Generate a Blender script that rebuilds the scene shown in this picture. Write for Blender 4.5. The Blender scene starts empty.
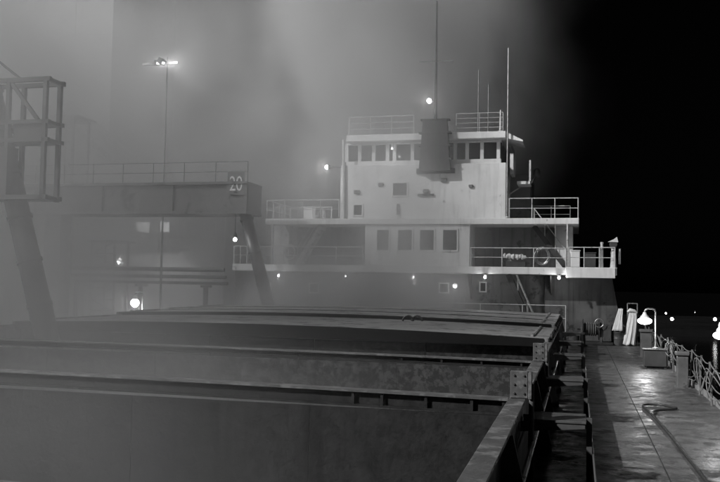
import bpy, math, random
from mathutils import Vector, Matrix
random.seed(20)
D = bpy.data
sc = bpy.context.scene
col = sc.collection
R = math.radians

# ------------------------------------------------------------------ camera
FPX = 850.0                       # focal length in pixels of the 720 px wide photograph
CH = 2.7                          # eye height above the main deck (m)
_a = Vector((218.0, -47.0, FPX)).normalized()          # ship's axis in camera terms (right, up, forward)
_u = Vector((math.sin(.0045), math.cos(.0045), 0)); _u = (_u - _a*_u.dot(_a)).normalized()
_r = _a.cross(_u)
if _r.x < 0: _r = -_r
RIGHT = Vector((_r.x, _a.x, _u.x)); UP = Vector((_r.y, _a.y, _u.y)); FWD = Vector((_r.z, _a.z, _u.z))
cd = D.cameras.new('camera'); cam = D.objects.new('camera', cd); col.objects.link(cam)
m = Matrix.Identity(4)
for i in range(3):
    m[i][0] = RIGHT[i]; m[i][1] = UP[i]; m[i][2] = -FWD[i]
m.translation = Vector((0, 0, CH)); cam.matrix_world = m
cd.sensor_width = 36; cd.lens = FPX/720*36; cd.clip_start = .05; cd.clip_end = 4000
sc.camera = cam
def ray(px, py): return RIGHT*(px-360) + UP*(241-py) + FWD*FPX
def atY(px, py, Y):
    d = ray(px, py); t = Y/d.y; return Vector((d.x*t, Y, CH+d.z*t))
def atZ(px, py, Z):
    d = ray(px, py); t = (Z-CH)/d.z; return Vector((d.x*t, d.y*t, Z))
def atX(px, py, X):
    d = ray(px, py); t = X/d.x; return Vector((X, d.y*t, CH+d.z*t))

# ------------------------------------------------------------------ world, light, exposure
EXPO = 2.75                       # long night exposure
sl = D.lights.new('harbour_light', 'SUN'); sl.energy = .9; sl.angle = R(1.2)
so = D.objects.new('harbour_light', sl); col.objects.link(so)
so.rotation_euler = Vector((.62, .60, -.56)).to_track_quat('-Z', 'Y').to_euler()
w = D.worlds.new('World'); sc.world = w; w.use_nodes = True
nt = w.node_tree; bg = nt.nodes['Background']
sky = nt.nodes.new('ShaderNodeTexSky'); sky.sky_type = 'NISHITA'; sky.sun_disc = False
sky.sun_elevation = R(2); sky.sun_rotation = R(200)
bw = nt.nodes.new('ShaderNodeRGBToBW')
nt.links.new(sky.outputs[0], bw.inputs[0]); nt.links.new(bw.outputs[0], bg.inputs[0])
bg.inputs[1].default_value = .00006
sc.view_settings.view_transform = 'Standard'; sc.view_settings.look = 'None'
sc.view_settings.exposure = EXPO; sc.view_settings.gamma = 1
sc.render.engine = 'CYCLES'
cy = sc.cycles
cy.use_denoising = True
cy.volume_bounces = 1; cy.max_bounces = 5; cy.diffuse_bounces = 2; cy.glossy_bounces = 2
cy.volume_step_rate = 1.0; cy.volume_max_steps = 64
cy.use_adaptive_sampling = True; cy.adaptive_threshold = .04
cy.sample_clamp_indirect = 3; cy.sample_clamp_direct = 0
cy.caustics_reflective = False; cy.caustics_refractive = False

# ------------------------------------------------------------------ helpers
ORG = {}
def tag(o, label=None, cat=None, group=None, kind=None):
    if label: o['label'] = label
    if cat: o['category'] = cat
    if group: o['group'] = group
    if kind: o['kind'] = kind
    return o
def thing(name, label, cat, loc=(0, 0, 0), group=None):
    o = D.objects.new(name, None); col.objects.link(o); o.location = loc
    o.empty_display_size = .2
    ORG[o.name] = Vector(loc)
    return tag(o, label, cat, group)
def V(*a): return Vector(a)

class MB:
    """collects shapes in world coordinates; build() links them as one mesh object"""
    def __init__(s): s.v = []; s.f = []
    def poly(s, pts, faces):
        n = len(s.v); s.v += [Vector(p) for p in pts]; s.f += [tuple(i+n for i in f) for f in faces]; return s
    def box(s, x0, x1, y0, y1, z0, z1, bev=0):
        if x0 > x1: x0, x1 = x1, x0
        if y0 > y1: y0, y1 = y1, y0
        if z0 > z1: z0, z1 = z1, z0
        b = min(bev, (x1-x0)*.3, (y1-y0)*.3, (z1-z0)*.3)
        if b <= 0:
            p = [(x0,y0,z0),(x1,y0,z0),(x1,y1,z0),(x0,y1,z0),(x0,y0,z1),(x1,y0,z1),(x1,y1,z1),(x0,y1,z1)]
            return s.poly(p, [(0,3,2,1),(4,5,6,7),(0,1,5,4),(1,2,6,5),(2,3,7,6),(3,0,4,7)])
        pts = []; idx = {}
        for ix in (0, 1):
            for iy in (0, 1):
                for iz in (0, 1):
                    X = (x0, x1)[ix]; Y = (y0, y1)[iy]; Z = (z0, z1)[iz]
                    sx = (1, -1)[ix]*b; sy = (1, -1)[iy]*b; sz = (1, -1)[iz]*b
                    for ax, p in ((0, (X, Y+sy, Z+sz)), (1, (X+sx, Y, Z+sz)), (2, (X+sx, Y+sy, Z))):
                        idx[(ix, iy, iz, ax)] = len(pts); pts.append(p)
        F = []
        for ax in range(3):
            o1, o2 = [(1, 2), (0, 2), (0, 1)][ax]
            for sd in (0, 1):
                q = []
                for a_, b_ in ((0, 0), (1, 0), (1, 1), (0, 1)):
                    k = [0, 0, 0]; k[ax] = sd; k[o1] = a_; k[o2] = b_; q.append(idx[(*k, ax)])
                F.append(tuple(q))
        for ax in range(3):
            o1, o2 = [(1, 2), (0, 2), (0, 1)][ax]
            for a_ in (0, 1):
                for b_ in (0, 1):
                    k0 = [0, 0, 0]; k0[o1] = a_; k0[o2] = b_; k1 = list(k0); k1[ax] = 1
                    F.append((idx[(*k0, o1)], idx[(*k1, o1)], idx[(*k1, o2)], idx[(*k0, o2)]))
        for ix in (0, 1):
            for iy in (0, 1):
                for iz in (0, 1): F.append(tuple(idx[(ix, iy, iz, a_)] for a_ in range(3)))
        return s.poly(pts, F)
    def bar(s, p, q, wx, wz=None, up=V(0, 0, 1)):
        """rectangular bar from p to q, wx wide sideways, wz high"""
        p = Vector(p); q = Vector(q); wz = wz or wx
        d = (q-p).normalized()
        if abs(d.dot(up)) > .98: up = V(0, 1, 0)
        sd = d.cross(up).normalized(); u2 = sd.cross(d)
        pts = [e + sd*i*wx/2 + u2*j*wz/2 for e in (p, q) for i, j in ((-1,-1),(1,-1),(1,1),(-1,1))]
        return s.poly(pts, [(0,3,2,1),(4,5,6,7),(0,1,5,4),(1,2,6,5),(2,3,7,6),(3,0,4,7)])
    def tube(s, pts, r, n=8, caps=True):
        pts = [Vector(p) for p in pts]; k = len(pts)
        rr = r if isinstance(r, (list, tuple)) else [r]*k
        n0 = len(s.v); ref = None
        for i, p in enumerate(pts):
            d = (pts[min(i+1, k-1)] - pts[max(i-1, 0)]).normalized()
            if ref is None: ref = V(0, 0, 1) if abs(d.z) < .9 else V(1, 0, 0)
            sd = d.cross(ref).normalized(); ref = sd.cross(d).normalized()
            for j in range(n):
                a = 2*math.pi*j/n; s.v.append(p + (sd*math.cos(a) + ref*math.sin(a))*rr[i])
        for i in range(k-1):
            for j in range(n):
                a = n0+i*n+j; b = n0+i*n+(j+1) % n; s.f.append((a, b, b+n, a+n))
        if caps:
            s.f.append(tuple(n0+j for j in reversed(range(n)))); s.f.append(tuple(n0+(k-1)*n+j for j in range(n)))
        return s
    def lathe(s, c, prof, n=16, axis=V(0, 0, 1)):
        """prof: (radius, height along axis) pairs"""
        return s.tube([Vector(c)+axis*h for _, h in prof], [max(rr, .001) for rr, _ in prof], n)
    def prism(s, pts, off):
        """flat polygon pts extruded by vector off"""
        n = len(pts); off = Vector(off); P = [Vector(p) for p in pts]; P += [p+off for p in P]
        return s.poly(P, [tuple(range(n)), tuple(reversed(range(n, 2*n)))] + [(i, (i+1) % n, (i+1) % n+n, i+n) for i in range(n)])
    def ball(s, c, r, n=12, sz=1):
        k = n//2
        return s.lathe(c, [(r*math.sin(math.pi*i/k), -r*math.cos(math.pi*i/k)*sz) for i in range(k+1)], n)
    def build(s, name, mat, parent=None, smooth=False):
        me = D.meshes.new(name)
        o0 = ORG[parent.name] if parent else V(0, 0, 0)
        me.from_pydata([tuple(v-o0) for v in s.v], [], s.f)
        me.validate(); me.update()
        import bmesh
        bm = bmesh.new(); bm.from_mesh(me); bmesh.ops.recalc_face_normals(bm, faces=bm.faces); bm.to_mesh(me); bm.free()
        if smooth:
            me.polygons.foreach_set('use_smooth', [True]*len(me.polygons))
            try: me.set_sharp_from_angle(angle=R(40))
            except Exception: pass
        me.materials.append(M[mat])
        o = D.objects.new(name, me); col.objects.link(o)
        ORG[o.name] = o0
        if parent: o.parent = parent
        return o

# ------------------------------------------------------------------ materials (the photograph is black and white: neutral greys)
M = {}
def mat(name, base=.3, var=.25, scale=2., rough=.6, metal=0, streak=0, rust=0, rusts=1.2, rustv=.1, bump=.15, bscale=14., spec=.4, rvar=.2, stretch=(1, 1, 1)):
    """painted or bare steel etc.: noise-mottled base, optional vertical streaks and rust blotches, fine bump"""
    m = D.materials.new(name); m.use_nodes = True; t = m.node_tree; N = t.nodes; L = t.links
    b = N['Principled BSDF']
    tc = N.new('ShaderNodeTexCoord'); mp = N.new('ShaderNodeMapping'); mp.inputs['Scale'].default_value = stretch
    L.new(tc.outputs['Object'], mp.inputs[0]); co = mp.outputs[0]
    n1 = N.new('ShaderNodeTexNoise'); n1.inputs['Scale'].default_value = scale; n1.inputs['Detail'].default_value = 6; n1.inputs['Roughness'].default_value = .65
    L.new(co, n1.inputs['Vector'])
    r1 = N.new('ShaderNodeMapRange'); r1.inputs[1].default_value = .3; r1.inputs[2].default_value = .7
    r1.inputs[3].default_value = base*(1-var); r1.inputs[4].default_value = base*(1+var)
    L.new(n1.outputs['Fac'], r1.inputs[0]); c = r1.outputs[0]
    if streak:
        mp2 = N.new('ShaderNodeMapping'); mp2.inputs['Scale'].default_value = (3.2, 3.2, .22)
        L.new(tc.outputs['Object'], mp2.inputs[0])
        n2 = N.new('ShaderNodeTexNoise'); n2.inputs['Scale'].default_value = 1.3; n2.inputs['Detail'].default_value = 5
        L.new(mp2.outputs[0], n2.inputs['Vector'])
        r2 = N.new('ShaderNodeMapRange'); r2.inputs[1].default_value = .52; r2.inputs[2].default_value = .72; r2.inputs[3].default_value = 1; r2.inputs[4].default_value = 1-streak
        L.new(n2.outputs['Fac'], r2.inputs[0])
        mu = N.new('ShaderNodeMath'); mu.operation = 'MULTIPLY'; L.new(c, mu.inputs[0]); L.new(r2.outputs[0], mu.inputs[1]); c = mu.outputs[0]
    rf = N.new('ShaderNodeMapRange'); rf.inputs[1].default_value = .3; rf.inputs[2].default_value = .7
    rf.inputs[3].default_value = max(.05, rough-rvar); rf.inputs[4].default_value = min(1, rough+rvar)
    L.new(n1.outputs['Fac'], rf.inputs[0]); ro = rf.outputs[0]
    if rust:
        n3 = N.new('ShaderNodeTexNoise'); n3.inputs['Scale'].default_value = rusts; n3.inputs['Detail'].default_value = 9; n3.inputs['Roughness'].default_value = .72
        L.new(co, n3.inputs['Vector'])
        r3 = N.new('ShaderNodeMapRange'); r3.inputs[1].default_value = .62-rust*.2; r3.inputs[2].default_value = .68-rust*.2
        L.new(n3.outputs['Fac'], r3.inputs[0])
        mx = N.new('ShaderNodeMix'); mx.data_type = 'FLOAT'
        L.new(r3.outputs[0], mx.inputs[0]); L.new(c, mx.inputs[2]); mx.inputs[3].default_value = rustv; c = mx.outputs[0]
        mr = N.new('ShaderNodeMix'); mr.data_type = 'FLOAT'
        L.new(r3.outputs[0], mr.inputs[0]); L.new(ro, mr.inputs[2]); mr.inputs[3].default_value = .9; ro = mr.outputs[0]
    cc = N.new('ShaderNodeCombineColor'); [L.new(c, cc.inputs[i]) for i in range(3)]
    L.new(cc.outputs[0], b.inputs['Base Color']); L.new(ro, b.inputs['Roughness'])
    b.inputs['Metallic'].default_value = metal; b.inputs['Specular IOR Level'].default_value = spec
    if bump:
        n4 = N.new('ShaderNodeTexNoise'); n4.inputs['Scale'].default_value = bscale; n4.inputs['Detail'].default_value = 5
        L.new(co, n4.inputs['Vector'])
        bp = N.new('ShaderNodeBump'); bp.inputs['Strength'].default_value = bump; bp.inputs['Distance'].default_value = .02
        L.new(n4.outputs['Fac'], bp.inputs['Height']); L.new(bp.outputs[0], b.inputs['Normal'])
    M[name] = m; return m
def emit(name, s, v=1.):
    m = D.materials.new(name); m.use_nodes = True; b = m.node_tree.nodes['Principled BSDF']
    b.inputs['Base Color'].default_value = (.8, .8, .8, 1)
    b.inputs['Emission Color'].default_value = (v, v, v, 1); b.inputs['Emission Strength'].default_value = s
    M[name] = m
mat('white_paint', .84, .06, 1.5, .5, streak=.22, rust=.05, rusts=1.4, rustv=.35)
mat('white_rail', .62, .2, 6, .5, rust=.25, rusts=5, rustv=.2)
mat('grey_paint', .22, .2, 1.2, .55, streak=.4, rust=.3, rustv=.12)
mat('dark_paint', .07, .3, 1.5, .55, rust=.3, rustv=.05)
mat('hatch_paint', .2, .25, 1.1, .6, rust=.45, rusts=1.6, rustv=.09, bump=.25)
mat('rusty_plate', .036, .35, 4, .75, rust=.8, rusts=6, rustv=.018, bump=.5, bscale=8, spec=.2)
mat('platform_paint', .045, .3, 2, .6, rust=.4, rusts=3, rustv=.03)
mat('shade_black', .008, .3, 3, .8, spec=.1)  # near-black colour that puts shade onto the hatch cover edges
mat('mast_paint', .06, .25, 1.2, .55, streak=.3)
mat('office_wall', .13, .25, .4, .85, streak=.3)
mat('coaming_paint', .05, .3, 2.5, .55, rust=.5, rusts=3, rustv=.1, bump=.3)
mat('hold_plate', .015, .5, 5, .8, streak=.5, rust=.45, rusts=3.5, rustv=.012, bump=.6, spec=.1)
mat('post_paint', .1, .3, 2, .6, rust=.4, rusts=3, rustv=.05)
mat('side_paint', .12, .3, .8, .6, streak=.5, rust=.3, rustv=.04)
mat('glass', .015, .1, 1, .12, bump=0, rvar=.03)
mat('black_steel', .03, .3, 3, .5)
mat('galvanised', .35, .25, 5, .4, metal=.6, rust=.2, rusts=4, rustv=.12)
mat('canvas', .75, .1, 3, .9, bump=.4, bscale=5)
mat('rope', .13, .3, 12, .9, bump=.6, bscale=60)
mat('rubber', .02, .3, 6, .55)
mat('concrete', .24, .25, .4, .85, streak=.3)
mat('quay_concrete', .2, .3, .5, .8)
mat('loader_pale', .1, .15, .8, .6, rust=.3, rusts=.8, rustv=.2)
mat('loader_paint', .21, .25, .8, .6, rust=.35, rusts=.8, rustv=.08)
mat('cargo', .16, .3, 1.2, .95, bump=.8, bscale=6)
mat('far_shore', .006, .4, .1, 1, spec=0, bump=0)
mat('number_paint', .85, .1, 5, .6)
def deck_mat():
    m = mat('deck_paint', .07, .5, 2.2, .58, rust=.5, rusts=1.5, rustv=.045, bump=.35, bscale=16, spec=.4, rvar=.2, stretch=(1, 1, 1))
    t = m.node_tree; N = t.nodes; L = t.links; b = N['Principled BSDF']
    # worn, damp patches: roughness lowered by blotches of their own
    src = b.inputs['Roughness'].links[0].from_socket
    n = N.new('ShaderNodeTexNoise'); n.inputs['Scale'].default_value = 1.7; n.inputs['Detail'].default_value = 7; n.inputs['Roughness'].default_value = .7
    L.new(N['Mapping'].outputs[0], n.inputs['Vector'])
    r = N.new('ShaderNodeMapRange'); r.inputs[1].default_value = .42; r.inputs[2].default_value = .62; r.inputs[3].default_value = 1; r.inputs[4].default_value = .55
    L.new(n.outputs['Fac'], r.inputs[0])
    mu = N.new('ShaderNodeMath'); mu.operation = 'MULTIPLY'; L.new(src, mu.inputs[0]); L.new(r.outputs[0], mu.inputs[1]); L.new(mu.outputs[0], b.inputs['Roughness'])
deck_mat()
def water_mat():
    m = D.materials.new('water'); m.use_nodes = True; t = m.node_tree; N = t.nodes; L = t.links; b = N['Principled BSDF']
    b.inputs['Base Color'].default_value = (.003, .003, .003, 1); b.inputs['Roughness'].default_value = .12
    tc = N.new('ShaderNodeTexCoord'); n = N.new('ShaderNodeTexNoise'); n.inputs['Scale'].default_value = .5; n.inputs['Detail'].default_value = 6
    L.new(tc.outputs['Object'], n.inputs['Vector']); bp = N.new('ShaderNodeBump'); bp.inputs['Strength'].default_value = .2; bp.inputs['Distance'].default_value = .2
    L.new(n.outputs['Fac'], bp.inputs['Height']); L.new(bp.outputs[0], b.inputs['Normal']); M['water'] = m
water_mat()
emit('bulb', 2.5); emit('bulb_small', 1.2); emit('bulb_far', .8); emit('flood_glass', .8); emit('lit_window', .12); emit('lit_pane', .16); emit('tube_lamp', 1); emit('big_bulb', 2)

def point(name, loc, e, parent, r=.06):
    l = D.lights.new(name, 'POINT'); l.energy = e*.12; l.shadow_soft_size = r
    o = D.objects.new(name, l); col.objects.link(o); o.parent = parent; o.location = Vector(loc)-ORG[parent.name]; return o
def spot(name, loc, target, e, ang, parent, blend=.4, r=.15):
    l = D.lights.new(name, 'SPOT'); l.energy = e; l.spot_size = R(ang); l.spot_blend = blend; l.shadow_soft_size = r
    o = D.objects.new(name, l); col.objects.link(o); o.parent = parent; o.location = Vector(loc)-ORG[parent.name]
    o.rotation_euler = (Vector(target)-Vector(loc)).to_track_quat('-Z', 'Y').to_euler(); return o

def railing(label, pts, h=1.05, step=1.1, nr=2, material='white_rail', group=None, r=.028, name='railing'):
    """pipe railing along a polyline of deck points"""
    pts = [Vector(p) for p in pts]
    t = thing(name, label, 'railing', pts[0], group)
    done = []
    for p, q in zip(pts, pts[1:]):
        n = max(1, round((q-p).length/step))
        for i in range(n+1):
            a = p.lerp(q, i/n)
            if any((a-d).length < .1 for d in done): continue
            done.append(a)
            MB().tube([a, a+V(0, 0, h)], r, 6).build('post', material, t)
    for k in range(1, nr+1):
        z = V(0, 0, h*k/nr)
        for p, q in zip(pts, pts[1:]):
            MB().tube([p+z, q+z], r*(.9 if k == nr else .7), 6).build('rail', material, t)
    return t
def stairs(label, p0, p1, wid, n, material='dark_paint', rail=True):
    """inclined ship's ladder in the facade plane from p0 (bottom) to p1 (top); wid along Y"""
    p0 = Vector(p0); p1 = Vector(p1)
    t = thing('stair', label, 'stair', p0)
    for s in (0, 1):
        o = V(0, s*wid, 0)
        MB().bar(p0+o, p1+o, .05, .24).build('stringer', material, t)
        if rail:
            up = V(0, 0, .9)
            b = MB().tube([p0+o+up, p1+o+up], .022, 6)
            for k in range(4):
                c = p0.lerp(p1, k/3)+o; b.tube([c, c+up], .018, 5)
            b.build('handrail', 'white_rail', t)
    for i in range(1, n):
        c = p0.lerp(p1, i/n)
        MB().box(c.x-.12, c.x+.12, c.y+.03, c.y+wid-.03, c.z-.02, c.z+.02).build('tread', material, t)
    return t
def gooseneck(label, base, h, reach, head_r=.28, e=60, mat_b='bulb', group=None, lean=0, gz=.5):
    """deck lamp: pipe post bent over at the top, enamel shade and bulb"""
    base = Vector(base); t = thing('deck_lamp', label, 'lamp', base, group)
    top = base+V(lean, 0, h)
    MB().lathe(base, [(.12, 0), (.12, .03), (.05, .05), (.045, .1)], 12).build('foot_plate', 'galvanised', t)
    rr = .1; q = top+V(-reach if reach > 0 else -reach, 0, 0)
    pts = [base+V(0, 0, .04), base.lerp(top, .5), top-V(0, 0, rr), top+V(-.3*rr*(1 if reach > 0 else -1), 0, -.3*rr), top+V(-rr*(1 if reach > 0 else -1), 0, 0), q+V(rr*(1 if reach > 0 else -1), 0, 0), q+V(.3*rr*(1 if reach > 0 else -1), 0, -.3*rr), q+V(0, 0, -rr), q+V(0, 0, -.16)]
    MB().tube(pts, .03, 8).build('post', 'galvanised', t, True)
    c = q+V(0, 0, -.16)
    sh = MB(); prof = [(.05, .04), (.07, -.02), (head_r*.36, -.06), (head_r*.52, -.1), (head_r*.6, -.15), (head_r*.56, -.15), (head_r*.45, -.11), (head_r*.3, -.08), (.04, -.05)]
    sh.lathe(c, prof, 20).build('shade', 'white_paint', t, True)
    MB().ball(c+V(0, 0, -.17-head_r*gz*.7), head_r*.93, 18, gz).build('bulb', mat_b, t, True)
    point('lamp_light', c+V(0, 0, -.17-head_r*gz*1.75-.05), e, t, .08)
    return t
def bulkhead_lamp(label, c, e=14, r=.075, matb='bulb_small', back=V(0, 1, 0), group='small round lamps on the accommodation front'):
    """small jam-jar lamp on a bracket; back points to the wall"""
    c = Vector(c); t = thing('bulkhead_lamp', label, 'lamp', c, group)
    MB().lathe(c+back*.08, [(r*1.3, 0), (r*1.3, .05), (r*.7, .08), (r*.6, .2)], 12, back).build('housing', 'galvanised', t, True)
    MB().ball(c, r, 12).build('bulb', matb, t, True)
    if e: point('lamp_light', c-back*(r+.06)-V(0, 0, .05), e, t, .05)
    return t

# ------------------------------------------------------------------ the setting: water, hull, deck, quay
FY = 44.0                                               # accommodation front
XC = atY(424, 270, FY).x                                # ship's centre line
XS = 3.25; XP = 2*XC-XS                                 # ship's sides
CZ = 1.2                                                # coaming top above deck
CI = -.90; CO = -.67                                    # right coaming, hold side and deck side
CIL = XP+1.25; COL = XP+1.02                            # left coaming
Y0 = -12; YH = 40.2                                     # ship's built length, end of the hatch

o = MB().poly([(-1500,-600,-6),(1500,-600,-6),(1500,2500,-6),(-1500,2500,-6)], [(0,1,2,3)]).build('water', 'water'); tag(o, 'black harbour water beside the ship', kind='structure')
q = MB().box(-160, XP-1.2, -80, 220, -8, -1.6).build('quay', 'quay_concrete'); tag(q, 'concrete quay on the far side of the ship', kind='structure')
for y in range(-10, 120, 10):
    MB().box(XP-1.95, XP-1.215, y+.05, y+9.95, -1.62, -1.35, .04).build('coping_stone', 'concrete', q)
hull = MB().prism([(XS,Y0,-7),(XS,66,-7),(XC,74,-7),(XP,66,-7),(XP,Y0,-7)], (0,0,.5)).build('ship_hull', 'dark_paint'); tag(hull, 'dark steel hull of the cargo ship', kind='structure')
MB().box(XS-.03, XS, Y0, 66, -6.6, -.03).build('side_plate', 'dark_paint', hull)
MB().box(XP, XP+.03, Y0, 66, -6.6, -.03).build('side_plate', 'dark_paint', hull)

dk = MB()
dk.box(CO+.002, XS-.005, Y0, 66, -.05, -.02); dk.box(XP+.005, COL-.002, Y0, 66, -.05, -.02); dk.box(COL, CO, YH+.1, 66, -.05, -.02)
deck = tag(dk.build('deck', 'deck_paint'), 'worn steel main deck of the ship', kind='structure')
rnd = random.Random(4)
def deckplate(x0, x1, y0, y1):
    a = [rnd.uniform(-.004, .004) for _ in range(4)]
    b = MB(); g = .003; bl = .007
    b.poly([(x0+g,y0+g,-.02),(x1-g,y0+g,-.02),(x1-g,y1-g,-.02),(x0+g,y1-g,-.02),
            (x0+g+bl,y0+g+bl,a[0]),(x1-g-bl,y0+g+bl,a[1]),(x1-g-bl,y1-g-bl,a[2]),(x0+g+bl,y1-g-bl,a[3])],
           [(0,3,2,1),(4,5,6,7),(0,1,5,4),(1,2,6,5),(2,3,7,6),(3,0,4,7)])
    b.build('deck_plate', 'deck_paint', deck)
ys = [-12, -6.2, -.4, 5.2, 11.1, 16.6, 22.5, 28.3, 34, 40.1, 45, 51]
for i in range(len(ys)-1):
    cut = 1.28
    deckplate(CO+.01, cut, ys[i], ys[i+1]); deckplate(cut, XS-.02, ys[i]+.0, ys[i+1])
    if ys[i] > 10: deckplate(XP+.02, COL-.01, ys[i], ys[i+1])
for k in range(6):
    xa = COL+(CO-COL)*k/6; xb = COL+(CO-COL)*(k+1)/6
    deckplate(xa, xb, YH+.12, 46)
MB().box(XS-.12, XS-.09, Y0, 66, -.02, .16).build('gutter_bar', 'grey_paint', deck)
MB().box(XP+.09, XP+.12, Y0, 66, -.02, .16).build('gutter_bar', 'grey_paint', deck)

# hold under the open hatch
hold = MB().box(CIL-.3, CI+.3, Y0+1, 40, -9.3, -9).build('hold_floor', 'hold_plate'); tag(hold, 'floor and plating of the open cargo hold', kind='structure')
for y in range(-11, 24, 5):
    for z0, z1 in ((-9, -5.6), (-5.58, -2.2), (-2.18, -.05)):
        MB().box(CIL-.06, CIL-.03, y+.01, y+4.99, z0+.01, z1).build('hold_side_plate', 'hold_plate', hold)
        MB().box(CI+.03, CI+.06, y+.01, y+4.99, z0+.01, z1).build('hold_side_plate', 'hold_plate', hold)
for k in range(5):
    xa = CIL+(CI-CIL)*k/5; xb = CIL+(CI-CIL)*(k+1)/5
    for z0, z1 in ((-9, -5.6), (-5.58, -2.2), (-2.18, 1.04)):
        MB().box(xa+.01, xb-.01, 24.3, 24.34, z0+.01, z1).build('bulkhead_plate', 'rusty_plate', hold)
# heap of loose cargo
b = MB(); nx, ny = 26, 34; rnd = random.Random(7)
for j in range(ny+1):
    for i in range(nx+1):
        x = CIL+.1+(CI-CIL-.2)*i/nx; y = -10+34*j/ny
        z = -8.6+4.2*math.exp(-(((x-XC)/5)**2+((y-19)/5)**2))+3*math.exp(-(((x-XC)/5)**2+((y-4)/6)**2))+rnd.uniform(-.12, .12)
        b.v.append(V(x, y, z))
for j in range(ny):
    for i in range(nx): a = j*(nx+1)+i; b.f.append((a, a+1, a+nx+2, a+nx+1))
tag(b.build('loose_cargo', 'cargo', None, True), 'heap of loose dusty bulk cargo down in the hold', 'cargo', kind='stuff')

# hatch coaming (right and left runs are one welded frame)
co = thing('hatch_coaming', 'raised steel coaming framing the long open hatch', 'hatch coaming', (CO, 0, 0))
yy = [Y0+.2, -4.8, .6, 6.1, 11.72, 17.7, 23.7, 29.6, 35, YH]
for ya, yb in zip(yy, yy[1:]):
    MB().box(CI, CO, ya+.006, yb-.006, CZ-.04, CZ, .008).build('top_plate', 'coaming_paint', co)
    MB().box(CI+.09, CI+.13, ya+.004, yb-.004, -.02, CZ-.042).build('side_plate', 'coaming_paint', co)
    MB().box(COL, CIL, ya+.006, yb-.006, CZ-.04, CZ, .008).build('top_plate', 'coaming_paint', co)
    MB().box(CIL-.13, CIL-.09, ya+.004, yb-.004, -.02, CZ-.042).build('side_plate', 'coaming_paint', co)
MB().box(CIL, CI, YH-.2, YH, -.02, CZ-.02).build('end_plate', 'coaming_paint', co)
y = .9
while y < YH:
    if abs(y-11.72) > .4:
        x = CI+.131
        MB().prism([(x,y,.0),(x+.36,y,.0),(x+.36,y,.08),(x+.12,y,CZ-.05),(x,y,CZ-.05)], (0,.03,0)).build('stay', 'coaming_paint', co)
    y += 2.72
MB().tube([(CO+.1, Y0+1, .62), (CO+.1, YH-.3, .62)], .035, 8).build('side_pipe', 'galvanised', co, True)

# two transverse girders across the opening, each with an end post
def girder(Y, label, web, depth, brk, uw=.165):
    t = thing('hatch_girder', label, 'girder', (CI, Y, CZ), 'transverse girders across the open hatch')
    x0, x1 = CIL+.01, CI-.002
    xm_ = (x0+x1)/2; cam_ = lambda x: .05*(1-((x-xm_)/(x1-xm_))**2)
    n = 12
    def arched(z0, z1, ya, yb):
        b = MB(); pts = []
        for i in range(n+1):
            x = x0+(x1-x0)*i/n; c = cam_(x); pts += [(x,ya,z0+c),(x,yb,z0+c),(x,yb,z1+c),(x,ya,z1+c)]
        F = [(0,1,2,3), tuple(n*4+k for k in (3,2,1,0))]
        for i in range(n):
            for k in range(4): F.append((i*4+k, i*4+(k+1)%4, i*4+4+(k+1)%4, i*4+4+k))
        return b.poly(pts, F)
    arched(CZ-.03, CZ, Y-.11, Y+.11).build('top_flange', 'coaming_paint', t)
    arched(CZ-.035-uw, CZ-.031, Y-.02, Y+.02).build('upper_web', 'hold_plate', t)
    arched(CZ-.066-uw, CZ-.036-uw, Y-.093, Y+.093).build('ledge_flange', 'hold_plate', t)
    k = 6
    for i in range(k):
        xa = x0+(x1-x0)*i/k; xb = x0+(x1-x0)*(i+1)/k
        MB().box(xa+.002, xb-.002, Y-.09+rnd.uniform(-.003,.003), Y-.06, CZ-depth, CZ-.067-uw).build('web_plate', web, t)
    arched(CZ-depth-.04, CZ-depth, Y-.2, Y+.2).build('bottom_flange', 'coaming_paint', t)
    for px in brk:
        p = atY(px, 395, Y-.1); 
        MB().prism([(p.x,Y-.08,CZ-.032),(p.x,Y-.021,CZ-.032),(p.x,Y-.021,CZ-.03-uw),(p.x,Y-.08,CZ-.03-uw)], (.04,0,0)).build('bracket', 'hold_plate', t)
    # end plate with bolts, standing on the coaming
    ex0 = CO-.21; ex1 = CO+.03
    pl = MB().box(ex0, ex1, Y-.03, Y+.03, CZ+.002, CZ+.37, .01).build('end_plate', 'coaming_paint', t)
    MB().box(ex1+.002, ex1+.05, Y-.09, Y+.09, CZ+.002, CZ+.36, .006).build('end_flange', 'coaming_paint', t)
    for bx in (.055, .185):
        for bz in (.07, .19, .31):
            MB().lathe((ex0+bx, Y-.03, CZ+bz), [(.016, -.0), (.016, -.015), (.01, -.022)], 6, V(0, 1, 0)).build('bolt', 'black_steel', pl)
    MB().tube([(CO+.075, Y-.02, -.02), (CO+.075, Y-.02, CZ+.2)], .035, 10).build('end_pipe', 'coaming_paint', t, True)
    return t
girder(11.72, 'nearest beam across the open hold, its bolted end plate at the coaming', 'hold_plate', 1.7, (351, 380, 424, 470, 502))
girder(17.7, 'second beam across the open hold, mottled rusty face behind nearest beam', 'rusty_plate', 1.5, (400, 440, 480, 520), .08)

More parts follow.
